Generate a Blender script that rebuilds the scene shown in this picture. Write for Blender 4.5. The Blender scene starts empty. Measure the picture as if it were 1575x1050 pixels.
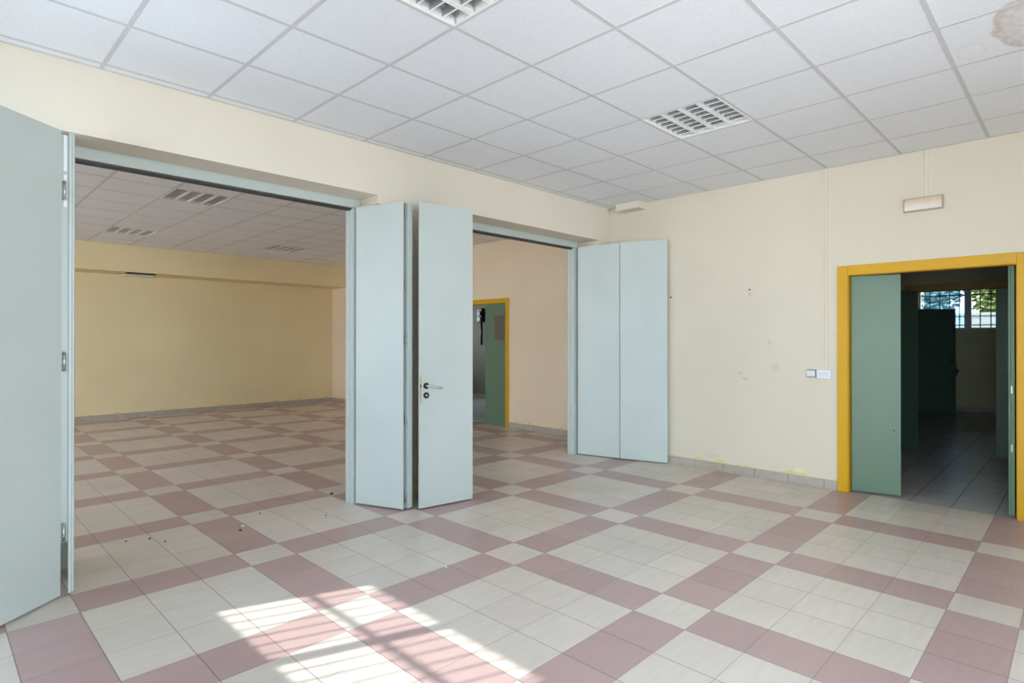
import bpy, bmesh, math, random
from mathutils import Vector, Matrix
random.seed(4)
S = bpy.context.scene
COL = S.collection

# ------------------------------------------------------------------ camera
cam_data = bpy.data.cameras.new('camera')
cam = bpy.data.objects.new('camera', cam_data)
COL.objects.link(cam)
F = 896.1325
cam_data.sensor_width = 36.0
cam_data.sensor_fit = 'HORIZONTAL'
cam_data.lens = F * 36.0 / 1575.0
cam_data.shift_y = -(525 - 519.848) / 1575.0
fw = Vector((0.71240809, 0.70175925, 0.00294488))
rt = Vector((0.70176196, -0.71241149, 0.00015159))
up = Vector((-0.00220434, -0.00195861, 0.99999565))
EYE = 1.4213
M = Matrix(((rt.x, up.x, -fw.x, 0.0), (rt.y, up.y, -fw.y, 0.0), (rt.z, up.z, -fw.z, EYE), (0, 0, 0, 1)))
cam.matrix_world = M
cam_data.clip_start = 0.05
S.camera = cam

# ------------------------------------------------------------------ world, sun, exposure
SKY = 11.0
world = bpy.data.worlds.new('world')
S.world = world
world.use_nodes = True
wn = world.node_tree.nodes
wl = world.node_tree.links
wn.clear()
wo = wn.new('ShaderNodeOutputWorld')
bg = wn.new('ShaderNodeBackground')
tc = wn.new('ShaderNodeTexCoord')
sx = wn.new('ShaderNodeSeparateXYZ')
rp = wn.new('ShaderNodeValToRGB')
rp.color_ramp.elements[0].position = 0.47
rp.color_ramp.elements[0].color = (0.80, 0.84, 0.90, 1)
rp.color_ramp.elements[1].position = 0.53
rp.color_ramp.elements[1].color = (0.78, 0.89, 1.0, 1)
e = rp.color_ramp.elements.new(1.0)
e.color = (0.50, 0.70, 1.0, 1)
mr = wn.new('ShaderNodeMapRange')
mr.inputs['From Min'].default_value = -1
mr.inputs['From Max'].default_value = 1
wl.new(tc.outputs['Generated'], sx.inputs[0])
wl.new(sx.outputs['Z'], mr.inputs['Value'])
wl.new(mr.outputs[0], rp.inputs[0])
wl.new(rp.outputs[0], bg.inputs['Color'])
bg.inputs['Strength'].default_value = SKY
wl.new(bg.outputs[0], wo.inputs[0])

sun_data = bpy.data.lights.new('sun', 'SUN')
sun_data.energy = 5.5
sun_data.angle = math.radians(0.53)
sun_data.color = (1.0, 0.97, 0.92)
sun = bpy.data.objects.new('sun', sun_data)
COL.objects.link(sun)
sun.location = (-8, 6, 7)
sun.rotation_euler = Vector((1.0, -0.37, -0.76)).to_track_quat('-Z', 'Y').to_euler()


def portal(loc, direction, w, h):
    """tells the sampler where the window openings are; gives no light of its own"""
    d = bpy.data.lights.new('window_portal', 'AREA')
    d.shape = 'RECTANGLE'
    d.size = w
    d.size_y = h
    d.cycles.is_portal = True
    o = bpy.data.objects.new('window_portal', d)
    COL.objects.link(o)
    o.location = loc
    o.rotation_euler = Vector(direction).to_track_quat('-Z', 'Z').to_euler()
    return o


S.view_settings.view_transform = 'Standard'
S.view_settings.look = 'None'
S.view_settings.exposure = 0.90
S.view_settings.gamma = 1.0
S.view_settings.use_curve_mapping = False
S.cycles.max_bounces = 16
S.cycles.diffuse_bounces = 12
S.cycles.transparent_max_bounces = 12
S.cycles.sample_clamp_indirect = 8.0
S.cycles.use_denoising = True
S.cycles.caustics_reflective = False
S.cycles.caustics_refractive = False

# ------------------------------------------------------------------ dimensions
H = 3.06              # ceiling height
XL = -1.05            # inner face of the left (window) wall
XR = 6.077            # inner face of the right wall
YP = 4.25             # room face of the partition wall
YPB = 4.70            # far face of the partition wall
YB = -4.0             # wall behind the camera
YF = 12.44            # far wall of the back room
XBR = 6.70            # right wall of the back room
YW = 5.40              # the back hall widens to the left beyond this
XBL = -5.0            # left wall of the back room
HD = 2.642            # underside of the partition header
T = 0.292             # floor tile
FX, FY = 2.632, 1.696

# ------------------------------------------------------------------ node helpers


def srgb(r, g, b):
    def f(c):
        c = c / 255.0
        return c / 12.92 if c <= 0.04045 else ((c + 0.055) / 1.055) ** 2.4
    return (f(r), f(g), f(b), 1.0)


class NT:
    def __init__(self, name, rough=0.5, spec=0.5):
        self.m = bpy.data.materials.new(name)
        self.m.use_nodes = True
        self.n = self.m.node_tree.nodes
        self.l = self.m.node_tree.links
        self.b = self.n['Principled BSDF']
        self.b.inputs['Roughness'].default_value = rough
        self.b.inputs['Specular IOR Level'].default_value = spec
        self._pos = None

    def put(self, sock, v):
        if isinstance(v, (int, float)):
            sock.default_value = v
        elif isinstance(v, tuple):
            sock.default_value = v
        else:
            self.l.new(v, sock)

    def pos(self):
        if self._pos is None:
            g = self.n.new('ShaderNodeNewGeometry')
            s = self.n.new('ShaderNodeSeparateXYZ')
            self.l.new(g.outputs['Position'], s.inputs[0])
            self._pos = (s.outputs[0], s.outputs[1], s.outputs[2], g.outputs['Position'])
        return self._pos

    def m_(self, op, a, b=0.0, c=0.0):
        n = self.n.new('ShaderNodeMath')
        n.operation = op
        self.put(n.inputs[0], a)
        self.put(n.inputs[1], b)
        if op in ('MULTIPLY_ADD', 'SMOOTH_MIN', 'COMPARE'):
            self.put(n.inputs[2], c)
        return n.outputs[0]

    def noise(self, scale, detail=3.0, vec=None, rough=0.5):
        n = self.n.new('ShaderNodeTexNoise')
        n.inputs['Scale'].default_value = scale
        n.inputs['Detail'].default_value = detail
        n.inputs['Roughness'].default_value = rough
        self.l.new(vec if vec is not None else self.pos()[3], n.inputs['Vector'])
        return n.outputs['Fac']

    def comb(self, x, y, z):
        n = self.n.new('ShaderNodeCombineXYZ')
        for i, v in enumerate((x, y, z)):
            self.put(n.inputs[i], v)
        return n.outputs[0]

    def mix(self, f, a, b):
        n = self.n.new('ShaderNodeMix')
        n.data_type = 'RGBA'
        self.put(n.inputs[0], f)
        self.put(n.inputs[6], a)
        self.put(n.inputs[7], b)
        return n.outputs[2]

    def rng(self, v, a, b, c=0.0, d=1.0):
        n = self.n.new('ShaderNodeMapRange')
        self.put(n.inputs['Value'], v)
        n.inputs['From Min'].default_value = a
        n.inputs['From Max'].default_value = b
        n.inputs['To Min'].default_value = c
        n.inputs['To Max'].default_value = d
        return n.outputs[0]

    def bump(self, h, strength=0.2, dist=0.01):
        n = self.n.new('ShaderNodeBump')
        n.inputs['Strength'].default_value = strength
        n.inputs['Distance'].default_value = dist
        self.l.new(h, n.inputs['Height'])
        self.l.new(n.outputs[0], self.b.inputs['Normal'])

    def color(self, c):
        self.put(self.b.inputs['Base Color'], c)

    def spot(self, coords, centre, radii, nz=None, amp=0.0, soft=0.3):
        """1 inside an ellipse of the given centre and radii"""
        t = None
        for c, c0, r in zip(coords, centre, radii):
            q = self.m_('MULTIPLY', self.m_('SUBTRACT', c, c0), 1.0 / r)
            q = self.m_('MULTIPLY', q, q)
            t = q if t is None else self.m_('ADD', t, q)
        t = self.m_('SQRT', t)
        if nz is not None:
            t = self.m_('ADD', t, self.m_('MULTIPLY', self.m_('SUBTRACT', nz, 0.5), amp))
        return self.rng(t, 1.0, 1.0 - soft)


def simple(name, col, rough=0.5, spec=0.5, metal=0.0, var=0.03, scale=6.0):
    t = NT(name, rough, spec)
    t.b.inputs['Metallic'].default_value = metal
    if var:
        f = t.noise(scale, 4)
        dark = tuple(c * (1 - var * 2) for c in col[:3]) + (1,)
        lite = tuple(min(1, c * (1 + var * 2)) for c in col[:3]) + (1,)
        t.color(t.mix(f, dark, lite))
    else:
        t.color(col)
    return t.m


def mat_wall(name, col, bump=0.25, marks=False):
    t = NT(name, 0.75, 0.25)
    x, y, z, p = t.pos()
    big = t.noise(0.9, 4)
    c = t.mix(t.rng(big, 0.3, 0.7), tuple(k * 0.965 for k in col[:3]) + (1,), tuple(min(1, k * 1.03) for k in col[:3]) + (1,))
    # chipped paint showing yellow just above the skirting tiles
    n1 = t.noise(7.0, 4)
    edge = t.m_('MULTIPLY', t.m_('LESS_THAN', z, t.m_('MULTIPLY_ADD', t.rng(n1, 0.50, 0.72), 0.05, 0.094)), 0.75)
    c = t.mix(edge, c, srgb(205, 200, 120))
    if marks:
        yz = (y, z)
        n2 = t.noise(22.0, 4)
        for (cy, cz), (ry, rz), colr, a in [((2.245, 1.148), (0.05, 0.05), srgb(165, 180, 160), 0.55),
                                             ((2.557, 1.015), (0.045, 0.016), srgb(165, 160, 115), 0.7),
                                             ((2.30, 1.39), (0.018, 0.028), srgb(150, 150, 135), 0.5),
                                             ((2.60, 1.07), (0.012, 0.012), srgb(120, 115, 105), 0.7),
                                             ((2.50, 1.90), (0.012, 0.02), srgb(130, 125, 115), 0.6),
                                             ((1.70, 1.48), (0.010, 0.02), srgb(150, 165, 120), 0.6),
                                             ((2.02, 0.14), (0.06, 0.03), srgb(235, 230, 190), 0.6),
                                             ((2.9, 0.16), (0.10, 0.035), srgb(190, 190, 150), 0.5)]:
            s = t.spot(yz, (cy, cz), (ry, rz), n2, 1.3, 0.5)
            c = t.mix(t.m_('MULTIPLY', s, a * 0.6), c, colr)
    t.color(c)
    fine = t.noise(95.0, 3)
    mid = t.noise(22.0, 2)
    t.bump(t.m_('ADD', fine, mid), bump, 0.004)
    return t.m


def tile_cell(t, x, y, size, x0, y0):
    u = t.m_('MULTIPLY', t.m_('SUBTRACT', x, x0), 1.0 / size)
    v = t.m_('MULTIPLY', t.m_('SUBTRACT', y0, y), 1.0 / size)
    iu, iv = t.m_('FLOOR', u), t.m_('FLOOR', v)
    fu, fv = t.m_('SUBTRACT', u, iu), t.m_('SUBTRACT', v, iv)
    return iu, iv, fu, fv


def edge_of(t, f, w):
    a = t.m_('LESS_THAN', f, w)
    b = t.m_('GREATER_THAN', f, 1 - w)
    return t.m_('MAXIMUM', a, b)


def mat_floor(name, patterned=True):
    t = NT(name, 0.33, 0.45)
    x, y, z, p = t.pos()
    iu, iv, fu, fv = tile_cell(t, x, y, T, FX, FY)
    gu = edge_of(t, fu, 0.0068 if patterned else 0.011)
    gv = edge_of(t, fv, 0.0052 if patterned else 0.017)
    wn_ = t.n.new('ShaderNodeTexWhiteNoise')
    wn_.noise_dimensions = '2D'
    t.l.new(t.comb(iu, iv, 0.0), wn_.inputs['Vector'])
    rnd = wn_.outputs['Value']
    # brushed streak running along x in each tile
    st = t.noise(1.0, 4, vec=t.comb(t.m_('MULTIPLY', x, 5.0), t.m_('MULTIPLY', y, 34.0), t.m_('MULTIPLY', rnd, 9.0)))
    fine = t.noise(60.0, 3)
    white = t.mix(rnd, srgb(206, 195, 183), srgb(214, 203, 191))
    if patterned:
        a = t.m_('LESS_THAN', t.m_('FLOORED_MODULO', iu, 4.0), 0.5)
        b = t.m_('LESS_THAN', t.m_('FLOORED_MODULO', iv, 4.0), 0.5)
        red = t.m_('ABSOLUTE', t.m_('SUBTRACT', a, b))
        redc = t.mix(rnd, srgb(176, 148, 144), srgb(184, 156, 151))
        c = t.mix(red, white, redc)
    else:
        c = t.mix(rnd, srgb(180, 176, 172), srgb(192, 187, 182))
    c = t.mix(t.m_('MULTIPLY', t.rng(st, 0.35, 0.75), 0.12), c, srgb(150, 140, 132))
    if patterned:
        c = t.mix(t.m_('MULTIPLY', t.rng(fine, 0.62, 0.75), 0.06), c, srgb(120, 110, 105))
    dirt = t.noise(1.3, 5)
    c = t.mix(t.m_('MULTIPLY', t.rng(dirt, 0.45, 0.75), 0.10), c, srgb(140, 130, 118))
    gr = t.m_('MAXIMUM', t.m_('MULTIPLY', gu, 0.75), t.m_('MULTIPLY', gv, 0.55))
    c = t.mix(gr, c, srgb(88, 76, 68))
    t.color(c)
    t.put(t.b.inputs['Roughness'], t.rng(st, 0.2, 0.8, 0.28, 0.42) if patterned else 0.27)
    g = t.m_('MAXIMUM', gu, gv)
    if patterned:
        t.bump(t.m_('SUBTRACT', t.m_('MULTIPLY', st, 0.25), g), 0.25, 0.002)
    return t.m


def mat_ceiling_tile(name):
    t = NT(name, 0.85, 0.2)
    x, y, z, p = t.pos()
    f = t.noise(140.0, 3, rough=0.7)
    g = t.noise(60.0, 4)
    c = t.mix(t.rng(f, 0.45, 0.75), srgb(230, 231, 234), srgb(216, 217, 220))
    # old water stain with a brown rim near the right-hand wall
    nz = t.noise(5.0, 5)
    xy = (x, y)
    s = t.spot(xy, (4.03, 0.20), (0.36, 0.16), nz, 1.0, 0.10)
    s2 = t.spot(xy, (4.03, 0.20), (0.36, 0.16), nz, 1.0, 0.45)
    rim = t.m_('SUBTRACT', s, s2)
    mott = t.rng(t.noise(32.0, 5), 0.35, 0.65)
    c = t.mix(t.m_('MULTIPLY', s, t.m_('MULTIPLY_ADD', mott, 0.25, 0.15)), c, srgb(176, 160, 140))
    c = t.mix(t.m_('MULTIPLY', t.m_('MULTIPLY', rim, t.m_('MULTIPLY_ADD', mott, 0.5, 0.5)), 0.65), c, srgb(176, 148, 124))
    for cx, cy, rx, ry in ((4.19, 0.46, 0.12, 0.07), (4.02, 0.49, 0.09, 0.05)):
        a = t.spot(xy, (cx, cy), (rx, ry), nz, 0.5, 0.06)
        b = t.spot(xy, (cx, cy), (rx * 0.9, ry * 0.9), nz, 0.5, 0.06)
        c = t.mix(t.m_('MULTIPLY', t.m_('SUBTRACT', a, b), t.m_('MULTIPLY', mott, 0.35)), c, srgb(180, 170, 155))
    t.color(c)
    t.bump(g, 0.35, 0.003)
    return t.m


def mat_skirting(name, axis):
    t = NT(name, 0.45, 0.4)
    x, y, z, p = t.pos()
    q = y if axis == 'y' else x
    f = t.m_('MULTIPLY', t.m_('SUBTRACT', q, 0.12), 1.0 / 0.333)
    i = t.m_('FLOOR', f)
    fr = t.m_('SUBTRACT', f, i)
    g = edge_of(t, fr, 0.012)
    n = t.noise(9.0, 4)
    c = t.mix(n, srgb(160, 148, 138), srgb(186, 174, 162))
    c = t.mix(t.m_('MULTIPLY', g, 0.6), c, srgb(105, 98, 95))
    t.color(c)
    return t.m


def mat_leafwood(name, col, rough=0.42):
    t = NT(name, rough, 0.4)
    n = t.noise(2.2, 3)
    x, y, z, p = t.pos()
    sc = t.noise(1.0, 4, vec=t.comb(t.m_('MULTIPLY', x, 30.0), t.m_('MULTIPLY', y, 30.0), t.m_('MULTIPLY', z, 3.0)))
    c = t.mix(t.rng(n, 0.3, 0.7), tuple(k * 0.97 for k in col[:3]) + (1,), tuple(min(1, k * 1.03) for k in col[:3]) + (1,))
    c = t.mix(t.m_('MULTIPLY', t.rng(sc, 0.6, 0.8), 0.04), c, tuple(k * 0.75 for k in col[:3]) + (1,))
    t.color(c)
    return t.m


def mat_glass(name, tint=(0.93, 0.96, 0.97, 1)):
    m = bpy.data.materials.new(name)
    m.use_nodes = True
    n, l = m.node_tree.nodes, m.node_tree.links
    n.clear()
    o = n.new('ShaderNodeOutputMaterial')
    tr = n.new('ShaderNodeBsdfTransparent')
    tr.inputs[0].default_value = tint
    gl = n.new('ShaderNodeBsdfGlossy')
    gl.inputs['Roughness'].default_value = 0.03
    fr = n.new('ShaderNodeFresnel')
    fr.inputs[0].default_value = 1.45
    mx = n.new('ShaderNodeMixShader')
    l.new(fr.outputs[0], mx.inputs[0])
    l.new(tr.outputs[0], mx.inputs[1])
    l.new(gl.outputs[0], mx.inputs[2])
    l.new(mx.outputs[0], o.inputs[0])
    return m


M_WALL = mat_wall('cream_paint', srgb(217, 208, 191))
M_WALLB = mat_wall('cream_paint_marked', srgb(214, 204, 184), marks=True)
M_WALLBACK = mat_wall('cream_rough_plaster', srgb(227, 210, 170), bump=0.5)
M_WALLC = mat_wall('corridor_paint_dimmed', srgb(130, 124, 104))  # base colour darkened to stand in for the corridor's dimness
M_WALLD = mat_wall('far_room_paint', srgb(206, 200, 160))
M_FLOOR = mat_floor('patterned_floor_tiles')
M_FLOOR2 = mat_floor('plain_floor_tiles', False)
M_CEIL = mat_ceiling_tile('mineral_ceiling_tile')
M_GRID = simple('ceiling_grid_metal', srgb(200, 199, 199), 0.8, 0.1, var=0.01)
M_SKX = mat_skirting('skirting_tiles_along_x', 'x')
M_SKY = mat_skirting('skirting_tiles_along_y', 'y')
M_PALE = mat_leafwood('pale_aqua_laminate', srgb(184, 191, 186))
M_PALEEDGE = mat_leafwood('pale_aqua_edge', srgb(184, 191, 186))
M_DGREEN = mat_leafwood('dark_green_laminate', srgb(84, 104, 90), 0.45)
M_GREEN = mat_leafwood('green_laminate', srgb(97, 120, 98), 0.38)
M_YELLOW = mat_leafwood('yellow_gloss_paint', srgb(206, 156, 0), 0.45)
M_STEEL = simple('worn_steel', srgb(190, 186, 176), 0.35, 0.5, 0.8)
M_BRASS = simple('dull_brass', srgb(190, 176, 130), 0.4, 0.5, 0.7)
M_DARK = simple('dark_track_metal', srgb(60, 62, 60), 0.5, 0.4, 0.3)
M_BLACK = simple('black_plastic', srgb(24, 24, 28), 0.35, 0.5)
M_WHITEPL = simple('white_plastic', srgb(225, 225, 228), 0.4, 0.5, var=0.01)
M_LEVER = simple('pale_lever_paint', srgb(170, 176, 174), 0.3, 0.5)
M_LOUVRE = simple('white_louvre_metal', srgb(242, 240, 236), 0.35, 0.6, 0.0)
M_MIRROR = simple('aluminium_louvre', srgb(178, 178, 180), 0.35, 0.5, 0.5)
M_TUBE = simple('unlit_lamp_tube', srgb(235, 235, 230), 0.3, 0.5, var=0.01)
M_GREYPL = simple('grey_plastic', srgb(150, 152, 156), 0.4, 0.5)
M_ALUW = simple('white_window_frame', srgb(205, 212, 218), 0.4, 0.5, var=0.01)
M_BAR = simple('painted_iron_bar', srgb(60, 60, 62), 0.6, 0.3)
M_GLASS = mat_glass('window_glass')
M_FILLPANE = bpy.data.materials.new('added_diffusing_pane')  # translucent material of the panes added to brighten the left floor
M_FILLPANE.use_nodes = True
_n, _l = M_FILLPANE.node_tree.nodes, M_FILLPANE.node_tree.links
_n.clear()
_o = _n.new('ShaderNodeOutputMaterial')
_t = _n.new('ShaderNodeBsdfTranslucent')
_t.inputs[0].default_value = (0.46, 0.52, 0.57, 1)
_l.new(_t.outputs[0], _o.inputs[0])
M_TINT = mat_glass('blue_tinted_glass', (0.38, 0.47, 0.56, 1))  # bluish pane, tinted deeper to cut daylight in the far room
M_TINT2 = mat_glass('clear_glass_dimmed', (0.40, 0.42, 0.41, 1))  # clear panes, darkened to cut daylight in the far room
M_HOLE = simple('near_black_void', srgb(34, 32, 28), 0.9, 0.1)  # near-black; inside the bulkhead hole it stands in for shade
M_GARDENWALL = simple('white_garden_wall', srgb(196, 196, 196), 0.8, 0.2, var=0.06)
M_EARTH = simple('dry_earth', srgb(126, 118, 92), 0.9, 0.1, var=0.15)
M_CHIP = simple('plaster_crumb', srgb(220, 215, 205), 0.8, 0.2)
M_CHIPD = simple('dark_crumb', srgb(80, 70, 62), 0.8, 0.2)

# ------------------------------------------------------------------ mesh helpers


class MB:
    def __init__(self):
        self.bm = bmesh.new()
        self.mats = []

    def mi(self, mat):
        if mat not in self.mats:
            self.mats.append(mat)
        return self.mats.index(mat)

    def box(self, x0, y0, z0, x1, y1, z1, mat=None, mx=None):
        k = self.mi(mat) if mat else 0
        a = [(x0, y0, z0), (x1, y0, z0), (x1, y1, z0), (x0, y1, z0), (x0, y0, z1), (x1, y0, z1), (x1, y1, z1), (x0, y1, z1)]
        v = [self.bm.verts.new(mx @ Vector(q) if mx else q) for q in a]
        fs = []
        for f in ((3, 2, 1, 0), (4, 5, 6, 7), (0, 1, 5, 4), (1, 2, 6, 5), (2, 3, 7, 6), (3, 0, 4, 7)):
            fa = self.bm.faces.new([v[i] for i in f])
            fa.material_index = k
            fs.append(fa)
        return v

    def quad(self, pts, mat=None):
        f = self.bm.faces.new([self.bm.verts.new(p) for p in pts])
        f.material_index = self.mi(mat) if mat else 0
        return f

    def tube(self, a, b, r, mat=None, seg=14, cap=True, r2=None):
        k = self.mi(mat) if mat else 0
        a, b = Vector(a), Vector(b)
        d = (b - a).normalized()
        q = d.to_track_quat('Z', 'Y')
        r2 = r if r2 is None else r2
        A = [self.bm.verts.new(a + q @ Vector((r * math.cos(t), r * math.sin(t), 0))) for t in [2 * math.pi * i / seg for i in range(seg)]]
        B = [self.bm.verts.new(b + q @ Vector((r2 * math.cos(t), r2 * math.sin(t), 0))) for t in [2 * math.pi * i / seg for i in range(seg)]]
        for i in range(seg):
            f = self.bm.faces.new((A[i], A[(i + 1) % seg], B[(i + 1) % seg], B[i]))
            f.material_index = k
            f.smooth = True
        if cap:
            self.bm.faces.new(list(reversed(A))).material_index = k
            self.bm.faces.new(B).material_index = k

    def prism(self, prof, z0, z1, mat=None, mx=None):
        """outline in x,y pulled up from z0 to z1"""
        k = self.mi(mat) if mat else 0
        f_ = (lambda q: mx @ Vector(q)) if mx else (lambda q: q)
        A = [self.bm.verts.new(f_((x, y, z0))) for x, y in prof]
        B = [self.bm.verts.new(f_((x, y, z1))) for x, y in prof]
        n = len(prof)
        for i in range(n):
            self.bm.faces.new((A[i], A[(i + 1) % n], B[(i + 1) % n], B[i])).material_index = k
        self.bm.faces.new(list(reversed(A))).material_index = k
        self.bm.faces.new(B).material_index = k

    def build(self, name, mat=None, parent=None, bevel=0.0, loc=None, rz=None):
        if not self.mats or mat is not None and mat not in self.mats:
            self.mats.insert(0, mat) if not self.mats else self.mats.append(mat)
        self.bm.normal_update()
        bmesh.ops.recalc_face_normals(self.bm, faces=self.bm.faces)
        me = bpy.data.meshes.new(name)
        self.bm.to_mesh(me)
        self.bm.free()
        for m in self.mats:
            me.materials.append(m)
        o = bpy.data.objects.new(name, me)
        COL.objects.link(o)
        if parent is not None:
            o.parent = parent
        if loc is not None:
            o.location = loc
        if rz is not None:
            o.rotation_euler = (0, 0, rz)
        if bevel:
            b = o.modifiers.new('edge', 'BEVEL')
            b.width = bevel
            b.segments = 2
            b.limit_method = 'ANGLE'
        return o


def empty(name, loc=(0, 0, 0), rz=0.0):
    o = bpy.data.objects.new(name, None)
    o.empty_display_size = 0.1
    COL.objects.link(o)
    o.location = loc
    o.rotation_euler = (0, 0, rz)
    return o


def tag(o, label=None, cat=None, group=None, kind=None):
    if label:
        o['label'] = label
    if cat:
        o['category'] = cat
    if group:
        o['group'] = group
    if kind:
        o['kind'] = kind
    return o


def copy_tree(o, parent=None):
    c = o.copy()
    COL.objects.link(c)
    if parent is not None:
        c.parent = parent
    for ch in list(o.children):
        copy_tree(ch, c)
    return c


def struct(mb, name, mat, label=None, cat=None, bevel=0.0):
    o = mb.build(name, mat, bevel=bevel)
    return tag(o, label, cat, None, 'structure')


# ------------------------------------------------------------------ floors
mb = MB()
mb.box(XL - 0.3, YB - 0.3, -0.1, 6.13, YPB, 0.0)
mb.box(XL - 0.3, YPB, -0.1, XBR + 0.12, YF + 0.3, 0.0)
mb.box(XBL - 0.3, YW - 0.3, -0.1, XL - 0.3, YF + 0.3, 0.0)
struct(mb, 'floor', M_FLOOR, 'cream and dusty pink checked tile floor of both halls', 'floor')
mb = MB()
mb.box(6.13, -2.2, -0.1, 15.0, YPB, 0.0)
mb.box(XBR + 0.12, YPB, -0.1, 15.0, YF + 0.3, 0.0)
struct(mb, 'floor_corridor', M_FLOOR2, 'plain grey tile floor beyond the yellow framed doors', 'floor')

# ------------------------------------------------------------------ ceilings


def ceiling(name, x0, x1, y0, y1, gx, gy, skip, label):
    mb = MB()
    hw = 0.012
    cx = [gx + 0.6 * k for k in range(-30, 40)]
    cy = [gy + 0.6 * k for k in range(-40, 40)]
    for i in range(len(cx) - 1):
        for j in range(len(cy) - 1):
            a, b = max(cx[i], x0), min(cx[i + 1], x1)
            c, d = max(cy[j], y0), min(cy[j + 1], y1)
            if b - a < 0.005 or d - c < 0.005:
                continue
            if any(abs(cx[i] - sx_) < 0.05 and abs(cy[j] - sy_) < 0.05 for sx_, sy_ in skip):
                continue
            mb.box(a, c, H + 0.0012, b, d, H + 0.02, M_CEIL)
    for x in cx:
        if x0 < x < x1:
            mb.box(x - hw, y0, H, x + hw, y1, H + 0.006, M_GRID)
    for y in cy:
        if y0 < y < y1:
            mb.box(x0, y - hw, H - 0.0004, x1, y + hw, H + 0.0056, M_GRID)
    # wall angle
    for q in ((x0, y0, x1, y0 + 0.02), (x0, y1 - 0.02, x1, y1), (x0, y0, x0 + 0.02, y1), (x1 - 0.02, y0, x1, y1)):
        mb.box(q[0], q[1], H - 0.0008, q[2], q[3], H + 0.005, M_GRID)
    # slab above so that no light leaks in
    mb.box(x0 - 0.3, y0 - 0.3, H + 0.25, x1 + (0.3 if x1 > 0 else 0.0), y1 + 0.3, H + 0.35, M_HOLE)
    return struct(mb, name, None, label, 'ceiling')


LIGHTS_FRONT = [(1.362, 1.759), (3.762, 1.759)]
LIGHTS_BACK = [(1.93, 7.02), (1.93, 10.02), (4.33, 10.02)]
ceiling('ceiling', XL, XR, YB, YP, 0.762, 4.159, LIGHTS_FRONT, 'white square tile ceiling over the front hall')
ceiling('ceiling_back_wing', XBL, XL - 0.30, YW, 11.8, 0.73, 7.02, [], 'tile ceiling over the left wing of the back hall')
ceiling('ceiling_back', XL - 0.30, XBR, YPB, 11.8, 0.73, 7.02, LIGHTS_BACK, 'square tile ceiling over the darker back hall')
mb = MB()
mb.box(XR + 0.09, -2.2, H, 15.0, YPB, H + 0.1)
mb.box(XBR + 0.12, YPB, H, 15.0, YF + 0.3, H + 0.1)
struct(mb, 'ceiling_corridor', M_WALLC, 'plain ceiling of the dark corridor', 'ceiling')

# ------------------------------------------------------------------ walls
WT = 0.30


def wall_x(mb, x0, x1, ya, yb, z0, z1, openings):
    """wall standing between planes x0 and x1 with openings (y0,y1,zb,zt)"""
    ops = sorted(openings)
    y = ya
    for (a, b, zb, zt) in ops:
        if a > y:
            mb.box(x0, y, z0, x1, a, z1)
        if zb > z0:
            mb.box(x0, a, z0, x1, b, zb)
        if zt < z1:
            mb.box(x0, a, zt, x1, b, z1)
        y = b
    if yb > y:
        mb.box(x0, y, z0, x1, yb, z1)


def wall_y(mb, y0, y1, xa, xb, z0, z1, openings):
    ops = sorted(openings)
    x = xa
    for (a, b, zb, zt) in ops:
        if a > x:
            mb.box(x, y0, z0, a, y1, z1)
        if zb > z0:
            mb.box(a, y0, z0, b, y1, zb)
        if zt < z1:
            mb.box(a, y0, zt, b, y1, z1)
        x = b
    if xb > x:
        mb.box(x, y0, z0, xb, y1, z1)


WZ0, WZ1 = 1.655, 2.235
WIN_LEFT = [(1.93, 4.10, 0.40, 2.32), (-1.45, 0.45, 0.12, 2.60)]
mb = MB()
wall_x(mb, XL - 0.15, XL, YB - 0.3, YP + 0.1, 0, H + 0.3, WIN_LEFT)
mb.box(XL - 0.15, 1.93, 1.52, XL, 4.10, 1.60)
struct(mb, 'wall_left', M_WALL, 'cream window wall on the left of the front hall', 'wall')
WIN_BEHIND = [(-0.95, 2.45, 0.30, 2.80)]
mb = MB()
wall_y(mb, YB - WT, YB, XL - WT, XR + 0.3, 0, H + 0.3, WIN_BEHIND)
struct(mb, 'wall_behind', M_WALL, 'cream window wall behind the camera', 'wall')

# partition wall between the two halls
O1 = (0.50, 2.70)     # header opening 1
O2 = (3.38, 5.835)    # header opening 2
mb = MB()
mb.box(XL - WT, YP, 0, O1[0], YPB, H + 0.3)
mb.box(O1[0], YP, HD, O1[1], YPB, H + 0.3)
mb.box(O1[1], YP, 2.5725, 2.935, YPB, H + 0.3)
mb.box(2.935, YP, 0, O2[0], YPB, H + 0.3)
mb.box(O2[0], YP, HD, O2[1], YPB, H + 0.3)
mb.box(O2[1], YP, 0, XR + 0.10, YPB, H + 0.3)
struct(mb, 'wall_partition', M_WALL, 'cream wall with two wide folding-door openings', 'wall')

DY0, DY1, DZ = 0.300, 1.671, 2.113      # outer edge of the yellow frame in the right wall
mb = MB()
wall_x(mb, XR, XR + 0.10, YB - 0.3, YP, 0, H + 0.3, [(DY0 + 0.02, DY1 - 0.02, 0, DZ - 0.02)])
struct(mb, 'wall_right', M_WALLB, 'cream right-hand wall around the yellow framed doorway', 'wall')

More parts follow.
